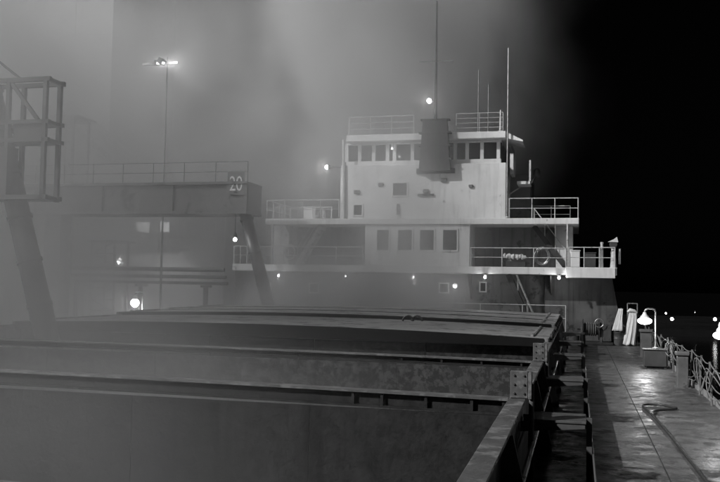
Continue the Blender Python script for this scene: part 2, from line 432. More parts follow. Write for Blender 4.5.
# closed hatch cover: panels side by side over the rear half
hc = thing('hatch_cover', 'broad pale closed hatch cover behind the open hold', 'hatch cover', (XC, 24, CZ))
py = [24.0, 30.4, 33.6, 36.8, 40.0]
for i, (ya, yb) in enumerate(zip(py, py[1:])):
    x0, x1 = CIL-.12, CI+.12; n = 14; dz = (-.23, -.1, -.07, -.04)[i]
    b = MB(); pts = []; zt = lambda x: CZ+.33+dz+.16*(1-((x-(x0+x1)/2)/(x1-(x0+x1)/2))**2)
    for k in range(n+1):
        x = x0+(x1-x0)*k/n; pts += [(x,ya+.02,CZ+.003),(x,yb-.02,CZ+.003),(x,yb-.02,zt(x)),(x,ya+.02,zt(x))]
    F = [(0,1,2,3), tuple(n*4+k for k in (3,2,1,0))]
    for k in range(n):
        for c in range(4): F.append((k*4+c, k*4+(c+1)%4, k*4+4+(c+1)%4, k*4+4+c))
    pn = b.poly(pts, F).build('cover_panel', 'hatch_paint', hc)
    b = MB(); pts = []
    for k in range(n+1):
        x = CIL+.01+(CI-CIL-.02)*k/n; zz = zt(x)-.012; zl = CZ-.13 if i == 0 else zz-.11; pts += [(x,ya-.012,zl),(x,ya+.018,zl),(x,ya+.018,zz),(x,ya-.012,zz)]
    b.poly(pts, F).build('front_shade_strip', 'shade_black', pn)  # dark strip: shade on the cover's front face painted in
    MB().box(x1+.001, x1+.02, ya+.03, yb-.03, CZ+.005, CZ+(.085 if i == 0 else .2)).build('side_dark_strip', 'shade_black', pn)
    for xx in (x0+.4, x1-.5):
        MB().box(xx, xx+.08, ya+.35, yb-.35, zt(xx)-.01, zt(xx)+.05, .01).build('stiffener', 'hatch_paint', pn)
    for yq in (ya+.8, yb-.8):
        MB().lathe((x1+.022, yq, CZ+.1), [(.09, 0), (.09, .06), (.04, .065), (.04, .1)], 14, V(1, 0, 0)).build('wheel', 'black_steel', pn, True)
for px in (408, 417):
    p = atZ(px, 320.5, CZ+.45)
    pts = [p+V(.16*math.cos(a), 0, .16*math.sin(a)-.02) for a in [math.pi*k/8 for k in range(9)]]
    MB().tube(pts, .03, 6).build('lifting_lug', 'black_steel', hc, True)

# pipe run and raised sills between coaming and walkway
pr = thing('guard_plate', 'low dark guard plate on edge along the deck beside the coaming', 'guard plate', (.2, 0, 0))
yk = [Y0+.5, -4, 2, 8.2, 14.2, 20, 26, 32, 37, 41.4]
for ya, yb in zip(yk, yk[1:]):
    MB().box(.2, .225, ya+.01, yb-.01, .003, .42, .006).build('plate', 'dark_paint', pr)
for i, (yq, lab) in enumerate(((6.3, 'steel step platform beside the coaming, nearest the camera'), (11.95, 'steel step platform beside the end of the nearest beam'),
                 (17.3, 'steel step platform beside the end of the second beam'), (23.6, 'steel step platform at the front corner of the closed hatch cover'),
                 (29.4, 'steel step platform beside the middle of the closed hatch cover'), (35.2, 'steel step platform beside the rear of the closed hatch cover'))):
    t = thing('step_platform', lab, 'platform', (-.2, yq, 0), 'step platforms beside the coaming')
    MB().box(CO+.04, .12, yq, yq+.75, .86, .9, .008).build('top_plate', 'platform_paint', t)
    for s in (.02, .68): MB().prism([(CO-.09, yq+s, .72), (.1, yq+s, .8), (.1, yq+s, .859), (CO-.09, yq+s, .859)], (0, .04, 0)).build('gusset', 'platform_paint', t)
    MB().prism([(.121, yq+.3, .002), (.196, yq+.3, .002), (.196, yq+.3, .899), (.121, yq+.3, .899)], (0, .12, 0)).build('leg_plate', 'platform_paint', t)

# ------------------------------------------------------------------ accommodation block
SS = thing('ship_superstructure', 'white tiered accommodation block with bridge across the stern, half lost in dust', 'superstructure', (XC, FY, 0))
def X(px, Y, py=240): return atY(px, py, Y).x
def Z(py, Y, px=424): return atY(px, py, Y).z
ZB = Z(266, 43); ZB0 = Z(273, 43)          # lower bridge deck: top, underside
ZC = Z(218.3, 43); ZC0 = Z(224.2, 43)      # upper deck
ZR0 = Z(141, 43.6); ZR = Z(134.5, 43.6)    # wheelhouse roof
def panel(x0, x1, y0, y1, z0, z1, name, m_, parent=SS, bev=.02): return MB().box(x0, x1, y0, y1, z0, z1, bev).build(name, m_, parent)
def window(px0, px1, py0, py1, Y, parent=SS, m_='white_paint', pane='glass', name='window'):
    """frame standing 4 cm proud of the wall at Y with a recessed pane"""
    a = atY(px0, py1, Y); c = atY(px1, py0, Y); x0, x1, z0, z1 = a.x, c.x, a.z, c.z; f = .07
    b = MB()
    b.box(x0-f, x1+f, Y-.05, Y-.002, z1, z1+f); b.box(x0-f, x1+f, Y-.06, Y-.002, z0-f, z0)
    b.box(x0-f, x0, Y-.048, Y-.002, z0+.001, z1-.001); b.box(x1, x1+f, Y-.048, Y-.002, z0+.001, z1-.001)
    w_ = b.build(name, m_, parent)
    MB().box(x0+.002, x1-.002, Y-.018, Y-.003, z0+.002, z1-.002).build('pane', pane, w_)
    return w_
# tier A: main deck house
YA = 44.6
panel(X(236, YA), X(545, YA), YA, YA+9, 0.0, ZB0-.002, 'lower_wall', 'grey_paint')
xa, xb = X(545, YA-.4), X(612, YA-.4)
MB().prism([(xa+.002, YA-.4, 0), (X(624, YA-.4), YA-.4, 0), (xb, YA-.4, ZB0-.003), (xa+.002, YA-.4, ZB0-.003)], (0, 9, 0)).build('side_house', 'side_paint', SS)
for i in range(5):
    xx = X(250+i*60, YA); MB().box(xx, xx+.03, YA-.012, YA-.001, .1, ZB0-.05).build('weld_seam', 'grey_paint', SS)
def door(px0, px1, py0, py1, Y, m_='white_paint'):
    a = atY(px0, py1, Y); c = atY(px1, py0, Y)
    d = MB().box(a.x, c.x, Y-.05, Y-.003, a.z, c.z, .02).build('door', m_, SS)
    MB().box(a.x-.07, a.x-.002, Y-.03, Y-.003, a.z-.05, c.z+.07).box(c.x+.002, c.x+.07, Y-.03, Y-.003, a.z-.05, c.z+.07).build('frame', 'grey_paint', d)
    MB().tube([(c.x-.12, Y-.05, (a.z+c.z)/2), (c.x-.12, Y-.11, (a.z+c.z)/2), (c.x-.26, Y-.11, (a.z+c.z)/2)], .015, 6).build('handle', 'black_steel', d)
    return d
door(500, 521, 282, 317, YA, 'grey_paint'); door(376, 394, 282, 317, YA, 'grey_paint')
window(480.5, 485.5, 283, 291, YA)
for px in (262, 310, 440): window(px, px+8, 284, 292, YA)
# lower bridge deck slab with wings
panel(X(233, 42.8), X(617, 42.8), 42.8, 53, ZB0, ZB, 'bridge_deck', 'white_paint')
panel(X(566, 42.75), X(615.5, 42.75), 42.74, 42.798, ZB0-.14, ZB+.02, 'wing_fascia', 'white_paint')
# tier B
YB = 45.4
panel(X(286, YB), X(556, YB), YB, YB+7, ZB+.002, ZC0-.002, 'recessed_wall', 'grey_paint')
panel(X(365, 43.15), X(470, 43.15), 43.15, YB-.002, ZB+.001, ZC0-.001, 'centre_house', 'white_paint')
panel(X(274, 43.8), X(289, 43.8), 43.8, 45.2, ZB+.002, ZC0-.002, 'wing_column', 'white_paint')
panel(X(556, 44.3), X(573, 44.3), 44.3, 45.3, ZB+.002, ZC0-.002, 'wing_column', 'white_paint')
for a_, c_ in ((377, 389), (398, 412), (420, 434), (443, 457)): window(a_, c_, 230, 250, 43.15)
for px in (272, 567.5):
    p = atY(px, 240, 42.9); MB().tube([(p.x, 42.95, ZB+.002), (p.x, 42.95, ZC0-.002)], .045, 8).build('wing_post', 'white_rail', SS, True)
# knee plates under the upper wings
for px, s in ((289, 1), (556, -1)):
    x = X(px, 44)
    MB().prism([(x, 43.05, ZC0-.003), (x, 45.3, ZC0-.003), (x, 45.3, ZC0-1.2)], (.05*s, 0, 0)).build('knee_plate', 'white_paint', SS)
for px, s in ((470, 1), (552, -1)):
    x = X(px, 44)
    MB().prism([(x, 43.0, ZB0-.003), (x, 44.58, ZB0-.003), (x, 44.58, ZB0-1.3)], (.05*s, 0, 0)).build('knee_plate', 'grey_paint', SS)
# upper deck slab
panel(X(265, 43), X(579, 43), 43.0, 51, ZC0, ZC, 'upper_deck', 'white_paint')
# tier C: white front
panel(X(339.5, 43.3), X(505.5, 43.3), 43.3, 50, ZC+.001, Z(164, 43.3), 'front_house', 'white_paint')
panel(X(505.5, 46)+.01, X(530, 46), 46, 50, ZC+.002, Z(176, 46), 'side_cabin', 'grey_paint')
MB().tube([atY(343.5, 140, 43.2), V(X(343.5, 43.2), 43.2, ZC+.01)], .07, 8).build('down_pipe', 'white_rail', SS, True)
window(393, 407, 183, 195.5, 43.3)
window(354, 362, 205, 215, 43.3)
for a_, b_, c_, d_ in ((418, 194, 434, 196), (397, 204, 399, 215)):
    p = atY(a_, b_, 43.3); r_ = atY(c_, d_, 43.3); MB().box(p.x, r_.x, 43.2, 43.298, r_.z, p.z).build('wall_bracket', 'dark_paint', SS)
for px, py_ in ((357, 192), (381, 184.5), (426, 191), (444, 180), (471, 186)):
    p = atY(px, py_, 43.3); a_ = .09+.07*random.random()
    MB().box(p.x-a_, p.x+a_, 43.18, 43.297, p.z-a_*.7, p.z+a_*.6, .02).build('wall_fixture', 'grey_paint', SS)
# wheelhouse
zW0 = Z(164, 43.6)+.002; YW = 43.75
xw0, xw1 = X(345, YW), X(500, YW)
panel(xw0, xw1, YW+.3, 49, zW0, ZR0-.002, 'wheelhouse', 'dark_paint')
panel(xw0-.02, xw1+.02, YW, YW+.32, zW0, Z(160, YW), 'window_sill_wall', 'white_paint')
panel(xw0-.03, xw1+.03, YW, YW+.31, Z(143.5, YW), ZR0-.001, 'window_header', 'white_paint')
wp = [345, 358, 372, 386, 393, 411, 454, 466, 481, 497.5]
for px in wp:
    p = X(px, YW)
    MB().box(p-.09, p+.09, YW+.01, YW+.298, Z(160, YW)+.001, Z(143.5, YW)-.001).build('mullion', 'white_paint', SS)
for pa, pb in zip(wp, wp[1:]):
    if pb-pa > 30: 
        MB().box(X(pa, YW)+.09, X(pb, YW)-.09, YW+.1, YW+.298, Z(160, YW)+.001, Z(143.5, YW)-.001).build('blind_panel', 'dark_paint', SS); continue
    MB().box(X(pa, YW)+.092, X(pb, YW)-.092, YW+.16, YW+.18, Z(160, YW)+.002, Z(143.5, YW)-.002).build('window_pane', 'glass', SS)
panel(X(345, 43.3), X(505, 43.3), 43.2, 49.5, ZR0, ZR, 'wheelhouse_roof', 'white_paint')
MB().prism([(X(505, 43.3)+.003, 43.3, ZR-.02), (X(522, 43.3), 43.3, ZR0-.12), (X(522, 43.3), 43.3, ZR0-.2), (X(505, 43.3)+.003, 43.3, ZR0)], (0, 2, 0)).build('roof_wing', 'white_paint', SS)
# flank screens right of the bridge
p = atY(511, 160, 44); MB().box(p.x-.05, p.x+.12, 44, 45.5, Z(175, 44), Z(155, 44)).build('side_screen', 'white_paint', SS)
a_ = atY(517, 184, 44); c_ = atY(530, 181, 44)
ls = MB().box(a_.x, c_.x, 44, 45.4, a_.z, c_.z).build('light_shelf', 'white_paint', SS)
MB().box(c_.x-.05, c_.x+.04, 44.01, 44.5, c_.z+.002, Z(162, 44)).build('shelf_post', 'white_rail', ls)
MB().tube([(a_.x+.1, 45.2, a_.z-.01), (X(506, 45.2), 45.2, a_.z-.5)], .04, 6).build('shelf_brace', 'white_rail', ls)
p = atY(537, 173, 44.6); MB().ball(p, .2, 10, 1.4).build('side_light', 'dark_paint', ls, True)
MB().tube([p, V(c_.x, 44.8, a_.z+.05)], .04, 6).build('side_light_arm', 'dark_paint', ls)

# masts and aerials
mt = thing('bridge_mast', 'dark signal mast rising in front of the wheelhouse windows', 'mast', (X(434, 43), 43.05, Z(172, 43)))
xm = X(434, 43); zt = Z(121, 43)
def taper(x, y, z0, z1, w0, w1, d0, d1):
    return MB().poly([(x-w0,y-d0,z0),(x+w0,y-d0,z0),(x+w0,y+d0,z0),(x-w0,y+d0,z0),(x-w1,y-d1,z1),(x+w1,y-d1,z1),(x+w1,y+d1,z1),(x-w1,y+d1,z1)],
                     [(0,3,2,1),(4,5,6,7),(0,1,5,4),(1,2,6,5),(2,3,7,6),(3,0,4,7)])
taper(xm, 42.95, Z(171, 43), zt, .8, .62, .2, .2).build('column', 'mast_paint', mt)
MB().box(xm-.75, xm+.75, 42.7, 43.2, zt+.001, zt+.05).build('top_platform', 'mast_paint', mt)
MB().box(xm-1.0, xm+1.0, 43.151, 43.29, Z(171, 43)-.1, Z(168, 43)).build('foot_bracket', 'dark_paint', mt)
for py_ in (160, 147, 134): MB().box(xm-.84, xm+.84, 42.73, 43.149, Z(py_, 43), Z(py_, 43)+.07).build('band', 'mast_paint', mt)
MB().tube([(xm, 42.95, zt), (xm, 42.95, Z(2, 43))], [.08, .04], 8).build('pole', 'mast_paint', mt, True)
for py_, hw in ((62, .9),):
    MB().bar((xm-hw, 42.95, Z(py_, 43)), (xm+hw, 42.95, Z(py_, 43)), .05).build('yard', 'grey_paint', mt)
for px, y0_, y1_, r_, lab in ((507, 215, 48, .05, 'tall thin pole at the right edge of the bridge front'), (500.5, 134, 110, .07, 'short thick aerial on the right end of the wheelhouse roof'),
                         (478, 134, 70, .03, 'thin whip aerial rising from the wheelhouse roof, left of the short aerial'), (488, 134, 84, .025, 'shorter thin whip aerial between the other roof aerials')):
    Yq = 43.1 if px == 507 else 43.6
    p = atY(px, y0_, Yq); q_ = atY(px, y1_, Yq); 
    base = V(p.x, Yq, ZC+.002 if px == 507 else ZR+.002)
    t = thing('aerial', lab, 'aerial', base, 'poles and aerials by the bridge')
    MB().lathe(base, [(r_*2.2, 0), (r_*2.2, .06), (r_*1.2, .1)], 10).build('foot', 'white_rail', t)
    MB().tube([base+V(0, 0, .08), V(p.x, Yq, q_.z)], [r_, r_*.6], 8).build('pole', 'white_rail' if px == 500.5 else 'galvanised', t, True)

# railings
railing('white railing round the left end of the upper deck', [(X(339, 43.05)-.05, 43.1, ZC), (X(266, 43.05), 43.1, ZC), (X(266, 43.05), 47, ZC)], 1.0, .95, 2)
railing('white railing round the right end of the upper deck', [(X(509, 43.05), 43.1, ZC), (X(578, 43.05), 43.1, ZC), (X(578, 43.05), 47, ZC)], 1.0, 1.0, 2)
railing('inner railing behind the right end of the upper deck', [(X(532, 46), 46.2, ZC), (X(570, 46), 46.2, ZC)], .9, .9, 2)
railing('inner railing behind the left end of the upper deck', [(X(272, 46), 46.2, ZC), (X(330, 46), 46.2, ZC)], .9, .5, 1)
railing('white railing along the lower bridge deck right of the centre windows', [(X(471, 42.85), 42.9, ZB), (X(566, 42.85), 42.9, ZB)], .95, 1.45, 2)
railing('white railing round the right bridge wing end', [(X(569, 42.85), 42.9, ZB), (X(615, 42.85), 42.9, ZB), (X(615, 42.85), 48, ZB)], 1.0, .75, 2)
railing('white railing along the lower bridge deck left of the centre windows', [(X(258, 42.85), 42.9, ZB), (X(363, 42.85), 42.9, ZB)], .95, 1.5, 2)
railing('short white railing on the far left tip of the lower bridge deck', [(X(234, 42.85), 42.9, ZB), (X(247, 42.85), 42.9, ZB)], .95, .33, 2, r=.035)
railing('white railing round the wheelhouse roof', [(X(347, 43.4), 43.4, ZR), (X(412, 43.4), 43.4, ZR)], 1.0, 1.3, 3, r=.02)
railing('thin railing on the right half of the wheelhouse roof', [(X(455, 43.4), 43.4, ZR), (X(502, 43.4), 43.4, ZR)], 1.0, 1.2, 4, r=.018)
railing('thin white railing at the foot of the deckhouse behind the hatch', [(X(440, 42), 42.0, .0), (X(566, 42), 42, .0)], Z(302.5, 42), 2.1, 3, r=.022)

# ship's ladder on the left; dark stair shapes on the right stand for shadows
yS = 44.0
def st(label, pa, pb, Y, wid, n, m_, z0, z1):
    a_ = atY(pa[0], pa[1], Y); b_ = atY(pb[0], pb[1], Y); stairs(label, (a_.x, Y, z0), (b_.x, Y, z1), wid, n, m_)
st('pale stair under the left end of the upper deck', (297, 250), (321, 226), 44.2, .7, 9, 'white_rail', ZB+.01, ZC0-.01)
st('dark stair shape standing for a diagonal shadow under the right end of the upper deck', (566, 250), (534, 226), 44.1, .7, 9, 'dark_paint', ZB+.01, ZC0-.01)  # added where a shadow stripe crosses the wall; dark colour gives the shade
st('dark stair shape standing for a diagonal shadow below the lower bridge deck', (537, 300), (508, 276), 43.3, .8, 9, 'dark_paint', .02, ZB0-.01)  # added dark shape in place of the lower shadow stripe

# lamps on the front
for px, py_, Y, lab, e in ((278.5, 275.5, 42.7, 'small lit lamp under the left end of the lower bridge deck', 18),
                    (345.5, 276.3, 42.7, 'small dim lamp under the lower bridge deck, second from left', 8),
                    (413.5, 277, 42.7, 'small dim lamp under the lower bridge deck below the centre windows', 8),
                    (485, 277.3, 42.7, 'small lit lamp under the lower bridge deck above the deckhouse window', 18),
                    (559, 278, 42.7, 'small lit lamp under the right bridge wing', 26)):
    p = atY(px, py_, Y); t = bulkhead_lamp(lab, p, e, .07 if e > 10 else .05, back=V(0, .6, .8))
p = atY(455, 286, 44.3); bulkhead_lamp('round glowing porthole lamp on the deckhouse wall right of centre', p, 12, .14, 'lit_window', group=None)
p = atY(327, 167, 43.2); lamp_b = bulkhead_lamp('bright lamp left of the white bridge front', p, 45, .11, 'bulb', back=V(1, 0, 0), group=None)
MB().tube([p+V(.2, 0, 0), V(X(340, 43.4), 43.4, p.z)], .025, 6).build('arm', 'galvanised', lamp_b)
p = atY(429, 100.5, 42.6); lamp_m = bulkhead_lamp('bright lamp on the mast above the wheelhouse', p, 16, .11, 'bulb', group=None)
MB().tube([p+V(0, .25, 0), V(xm, 42.95, p.z)], .025, 6).build('arm', 'galvanised', lamp_m)
p = atY(392, 148.5, 43.0); bulkhead_lamp('tiny lamp under the wheelhouse roof edge', p, 5, .05, 'bulb_small', back=V(0, .5, .86), group=None)

# searchlight on its pedestal at the wing end
p = V(X(613.5, 43), 43.15, ZB+.002)
t = thing('searchlight', 'pedestal searchlight with hooded head at the right bridge wing tip', 'searchlight', p)
MB().lathe(p, [(.2, 0), (.2, .03), (.15, .05), (.12, .5), (.1, .95), (.13, .98)], 14).build('pedestal', 'white_rail', t, True)
h_ = p+V(0, 0, 1.16)
MB().lathe(h_-V(0, .18, 0), [(.17, 0), (.19, .02), (.19, .24), (.14, .33), (.05, .36)], 16, V(0, 1, 0)).build('head', 'dark_paint', t, True)
MB().prism([h_+V(-.26, -.22, .12), h_+V(0, -.22, .24), h_+V(.16, -.22, .36), h_+V(.22, -.22, .1)], (0, .4, 0)).build('hood', 'canvas', t)
MB().tube([p+V(.3, 0, .2), p+V(.3, 0, .95)], .05, 8).build('side_post', 'white_rail', t, True)
p = V(X(602, 43), 43.05, ZB+.002)
t = thing('wing_stanchion', 'thick white post standing in the right bridge wing railing', 'post', p)
MB().tube([p, p+V(0, 0, 1.2)], .07, 10).build('post', 'white_rail', t, True); MB().lathe(p+V(0, 0, 1.2), [(.085, 0), (.085, .05), (.03, .07)], 10).build('cap', 'white_rail', t)
# rolled canvas and coils hung on the rails
def coil(label, c, R_, n, r=.03, material='rope', nm='rope_coil'):
    c = Vector(c); t = thing(nm, label, 'rope coil', c-V(0, 0, R_), 'coils hung on the bridge deck railing')
    for k in range(n):
        rr = R_*random.uniform(.8, 1.05); dx = random.uniform(-.06, .06); ph = random.random()
        pts = [c+V(rr*math.cos(a)*.8+dx, random.uniform(-.03, .03)+.05*k/n, rr*math.sin(a)*1.05) for a in [2*math.pi*i/20 for i in range(21)]]
        MB().tube(pts, r, 6, False).build('turn', material, t, True)
    return t
coil('dark hose coil hung behind the right lower deck railing', atY(542, 256, 43.05), .42, 5, .035, 'galvanised', 'hose_coil')
coil('hose coil hung behind the left lower deck railing', atY(290, 252, 43.05), .36, 5, .035, 'galvanised', 'hose_coil')
p0 = atY(503, 256, 43.0); p1 = atY(526, 257, 43.0)
t = thing('canvas_roll', 'white rolled canvas lashed along the lower bridge deck railing', 'canvas roll', p0)
n = 14; pts = [p0.lerp(p1, i/n)+V(0, 0, .03*math.sin(i*1.9)) for i in range(n+1)]
MB().tube(pts, [.07]+[.12+.03*math.sin(i*2.3) for i in range(1, n)]+[.06], 10).build('roll', 'canvas', t, True)
for i in (3, 7, 11): MB().lathe(pts[i], [(.145, -.012), (.145, .012)], 10, (p1-p0).normalized()).build('lashing', 'rope', t)
p0 = atY(505, 262, 43.05); p1 = atY(526, 262, 43.05)
MB().box(p0.x, p1.x, 43.02, 43.3, ZB+.002, ZB+.3, .03).build('box', 'dark_paint', t)
def locker(label, px0, px1, py0, Y, z, dep=.5, m_='white_paint'):
    a_ = X(px0, Y); c_ = X(px1, Y); t = thing('deck_locker', label, 'locker', ((a_+c_)/2, Y, z))
    zz = Z(py0, Y)
    MB().box(a_, c_, Y, Y+dep, z+.06, zz, .02).build('body', m_, t); MB().box(a_-.03, c_+.03, Y-.03, Y+dep+.03, zz, zz+.05, .015).build('lid', m_, t)
    for s in (a_+.05, c_-.05): MB().box(s-.03, s+.03, Y+.05, Y+dep-.05, z+.001, z+.06).build('foot', 'dark_paint', t)
locker('white locker behind the left upper deck railing', 303, 312, 207, 44.4, ZC)
locker('white locker standing on the right bridge wing deck', 571, 580, 250, 44.2, ZB)
locker('dark crate against the side house on the right bridge wing', 585, 596, 252, 44.4, ZB, m_='dark_paint')

# ------------------------------------------------------------------ walkway on the right
# ship's side rail: stanchions with sagging lines
sr = thing('side_rail', 'ship side rail of stanchions and slack wires along the right deck edge', 'railing', (XS-.2, 0, 0))
rnd = random.Random(11)
XR = XS-.2
sy = [9.2+2.05*i for i in range(17)]
tops = []
for i, yq in enumerate(sy):
    lean = rnd.uniform(-.05, .08)
    MB().tube([(XR, yq, .0), (XR+lean*.5, yq, .55), (XR+lean, yq+rnd.uniform(-.05, .05), 1.02)], .03, 7).build('stanchion', 'post_paint', sr, True)
    tops.append((V(XR+lean, yq, .99), V(XR+lean*.5, yq, .5)))
for lv in (0, 1):
    for p, q_ in zip(tops, tops[1:]):
        a_, c_ = p[lv], q_[lv]; sag = rnd.uniform(.03, .16)
        pts = [a_.lerp(c_, k/8)+V(0, 0, -sag*4*(k/8)*(1-k/8)) for k in range(9)]
        MB().tube(pts, .013, 5).build('wire', 'rope', sr, True)
labs = ['thick slack rope looped over the side rail nearest the camera', 'tangled rope hanging on the side rail beside the grey post', 'rope bight drooping from the side rail beyond the grey post',
        'rope hanging on the side rail behind the lamp box', 'slack rope on the side rail near the white canvas']
for k, (ya, yb) in enumerate(((12.5, 17.3), (17, 22.2), (21.8, 26.5), (27, 32.5), (33, 38.5))):
    t = thing('tangled_rope', labs[k], 'rope', (XR, ya, 0), 'ropes hanging on the side rail')
    for s in range(3):
        n = 40; pts = []; ph = rnd.uniform(0, 6); fr = rnd.uniform(1.5, 3); am = rnd.uniform(.22, .4)
        for i in range(n+1):
            f_ = i/n; yv = ya+(yb-ya)*f_+.28*math.sin(9*f_*fr+ph)
            zv = .92-am*(.5-.5*math.cos(2*math.pi*fr*f_+ph))*1.7+.05*math.sin(17*f_+ph)
            pts.append(V(XR-.06+.09*math.sin(11*f_+ph*2), yv, max(.06, zv)))
        MB().tube(pts, .013, 6).build('strand', 'rope', t, True)
# vent posts by the rail
def ventpost(label, px, py_, h, w_):
    p = atZ(px, py_, 0); p.x = min(p.x, XR-.25)
    t = thing('vent_post', label, 'vent', p, 'square vent posts by the side rail')
    MB().box(p.x-w_/2, p.x+w_/2, p.y-w_/2, p.y+w_/2, .0, h-.14, .02).build('trunk', 'post_paint', t)
    MB().box(p.x-w_*.62, p.x+w_*.62, p.y-w_*.62, p.y+w_*.62, h-.12, h, .03).build('cap', 'post_paint', t)
    MB().box(p.x-w_*.7, p.x+w_*.7, p.y-w_*.7, p.y+w_*.7, .001, .03).build('base_plate', 'post_paint', t)
ventpost('square grey steel post on the deck by the side rail, right of the lamp', 684, 388, 1.0, .3)
ventpost('squat grey steel post on the deck left of the lamp box', 646, 357, 1.1, .42)
# lamp on a steel box
p = atZ(663, 369, 0); bx = min(p.x, XR-.5)
t = thing('steel_box', 'dark steel deck box by the rail carrying the lit lamp', 'box', (bx, p.y, 0))
MB().box(bx-.36, bx+.4, p.y, p.y+.6, .05, .62, .03).build('body', 'dark_paint', t)
MB().box(bx-.39, bx+.43, p.y-.03, p.y+.63, .622, .66, .012).build('lid', 'dark_paint', t)
for s in (-.3, .34): MB().box(bx+s-.04, bx+s+.04, p.y+.05, p.y+.55, .001, .05).build('foot', 'dark_paint', t)
gooseneck('bright bell shaded lamp on a bent pipe post over the right deck', (bx+.05, p.y+.3, .661), 1.36, .36, .26, 120, 'bulb')
pl = atX(722, 331, XS-.36)
gooseneck('bright shaded lamp at the right edge of the picture', (XS-.06, pl.y, .0), pl.z+.3, .3, .19, 60, 'bulb')
pl = atX(135, 300, XP+.25)
gooseneck('big bright bare lamp on a short post on the left deck', (XP+.62, pl.y, .0), pl.z+.34, .37, .2, 260, 'big_bulb', gz=.95)

# white canvas over a pipe frame, and a drum with a canvas strip
p = V(X(632, 42.6), 42.6, 0)
t = thing('canvas_cover', 'white canvas sheet draped over a pipe frame at the far end of the deck', 'canvas', p)
sc_ = p.y/850
fr = MB(); hh = 40*sc_
for sx in (-.2, .25):
    fr.tube([p+V(sx, 0, 0), p+V(sx, 0, hh)], .03, 6)
fr.tube([p+V(-.2, 0, hh), p+V(.25, 0, hh)], .03, 6); fr.build('pipe_frame', 'galvanised', t)
b = MB(); nu, nv = 28, 18
for sd in (-1, 1):
    n0 = len(b.v)
    for j in range(nv+1):
        f_ = j/nv
        for i in range(nu+1):
            a_ = i/nu-.5
            b.v.append(p+V(.03+a_*(.36+.3*f_)-.2*f_**1.4+.02*math.sin(a_*23+1), -.02+sd*(.03+.22*f_**.8*(1-(2*a_)**2*.55)+.024*math.sin(a_*17+f_*2.2+sd)*f_**.6),
                           (hh*.8+.02*math.cos(a_*14))*(1-f_)+f_*(.02+.03*(1+math.sin(a_*11)))))
    for j in range(nv):
        for i in range(nu): a_ = n0+j*(nu+1)+i; b.f.append((a_, a_+1, a_+nu+2, a_+nu+1))
sh = b.build('sheet', 'canvas', t, True)
sm = sh.modifiers.new('thickness', 'SOLIDIFY'); sm.thickness = .012
MB().tube([p+V(-.2, -.03, hh*.8), p+V(-.08, -.06, hh*.84), p+V(.1, -.04, hh*.82), p+V(.24, -.03, hh*.78)], [.05, .1, .085, .04], 10).build('bundle', 'canvas', t, True)
p2 = V(X(618.5, 42.6), 42.6, 0)
t = thing('oil_drum', 'dark drum with a white canvas strip over it beside the draped frame', 'drum', p2)
MB().lathe(p2, [(.29, 0), (.3, .01), (.3, .3), (.315, .31), (.3, .33), (.3, .58), (.315, .6), (.3, .62), (.3, .87), (.29, .88), (.27, .86)], 20).build('barrel', 'dark_paint', t, True)
b = MB(); nu, nv = 8, 10
for j in range(nv+1):
    f_ = j/nv
    for i in range(nu+1):
        a_ = i/nu-.5
        b.v.append(p2+V(.1+a_*(.2+.3*f_)-.16*f_, -.2-.16*f_+-.012*math.sin(i*2.7+f_*3), 1.75-1.05*f_+.02*math.sin(i*1.7)))
for j in range(nv):
    for i in range(nu): a_ = j*(nu+1)+i; b.f.append((a_, a_+1, a_+nu+2, a_+nu+1))
sh = b.build('canvas_strip', 'canvas', t, True); sm = sh.modifiers.new('thickness', 'SOLIDIFY'); sm.thickness = .015
MB().tube([p2+V(.12, -.12, .8), p2+V(.12, -.14, 1.78)], .03, 6).build('stake', 'galvanised', t)

# mooring winch before the side house
p = V(X(597, 42.6), 42.6, 0)
t = thing('mooring_winch', 'dark mooring winch on the deck in front of the side house', 'winch', p)
MB().box(p.x-.95, p.x+.75, p.y-.45, p.y+.5, .002, .14, .02).build('bed', 'black_steel', t)
for s in (-.75, .15):
    MB().prism([(p.x+s, p.y-.4, .14), (p.x+s, p.y+.4, .14), (p.x+s, p.y+.16, 1.05), (p.x+s, p.y-.16, 1.05)], (.08, 0, 0)).build('side_frame', 'dark_paint', t)
MB().lathe((p.x-.66, p.y, .72), [(.5, 0), (.5, .04), (.26, .06), (.27, .3), (.26, .72), (.5, .74), (.5, .78)], 20, V(1, 0, 0)).build('drum', 'black_steel', t, True)
MB().box(p.x+.26, p.x+.7, p.y-.34, p.y+.34, .14, .95, .05).build('gear_case', 'dark_paint', t)
for k in range(6):
    MB().lathe((p.x-.58+.1*k, p.y, .72), [(.3, 0), (.325, .03), (.3, .06)], 18, V(1, 0, 0)).build('rope_turn', 'rope', t, True)
MB().tube([(p.x-.9, p.y, .72), (p.x+.85, p.y, .72)], .05, 10).build('shaft', 'black_steel', t)
MB().tube([V(p.x+.1, p.y-.5, 1.05)+V(.2*math.cos(a_), 0, .2*math.sin(a_)) for a_ in [math.pi*k/8 for k in range(17)]], .018, 6, False).build('brake_wheel', 'galvanised', t)
MB().tube([(p.x+.1, p.y-.5, 1.05), (p.x+.1, p.y-.1, .8)], .02, 6).build('brake_spindle', 'galvanised', t)
for s, (px, py_) in enumerate(((583, 339), (577, 334))):
    q_ = V(X(px, 41.5), 41.2+s*.9, 0)
    t = thing('bollard', ['short dark bollard on deck just left of the winch', 'farther short dark bollard beside the hatch end'][s], 'bollard', q_, 'bollards at the hatch end')
    MB().box(q_.x-.22, q_.x+.22, q_.y-.22, q_.y+.22, .002, .05).build('base', 'black_steel', t)
    MB().lathe(q_, [(.13, .05), (.13, .5), (.18, .53), (.18, .6), (.1, .63)], 16).build('post', 'black_steel', t, True)

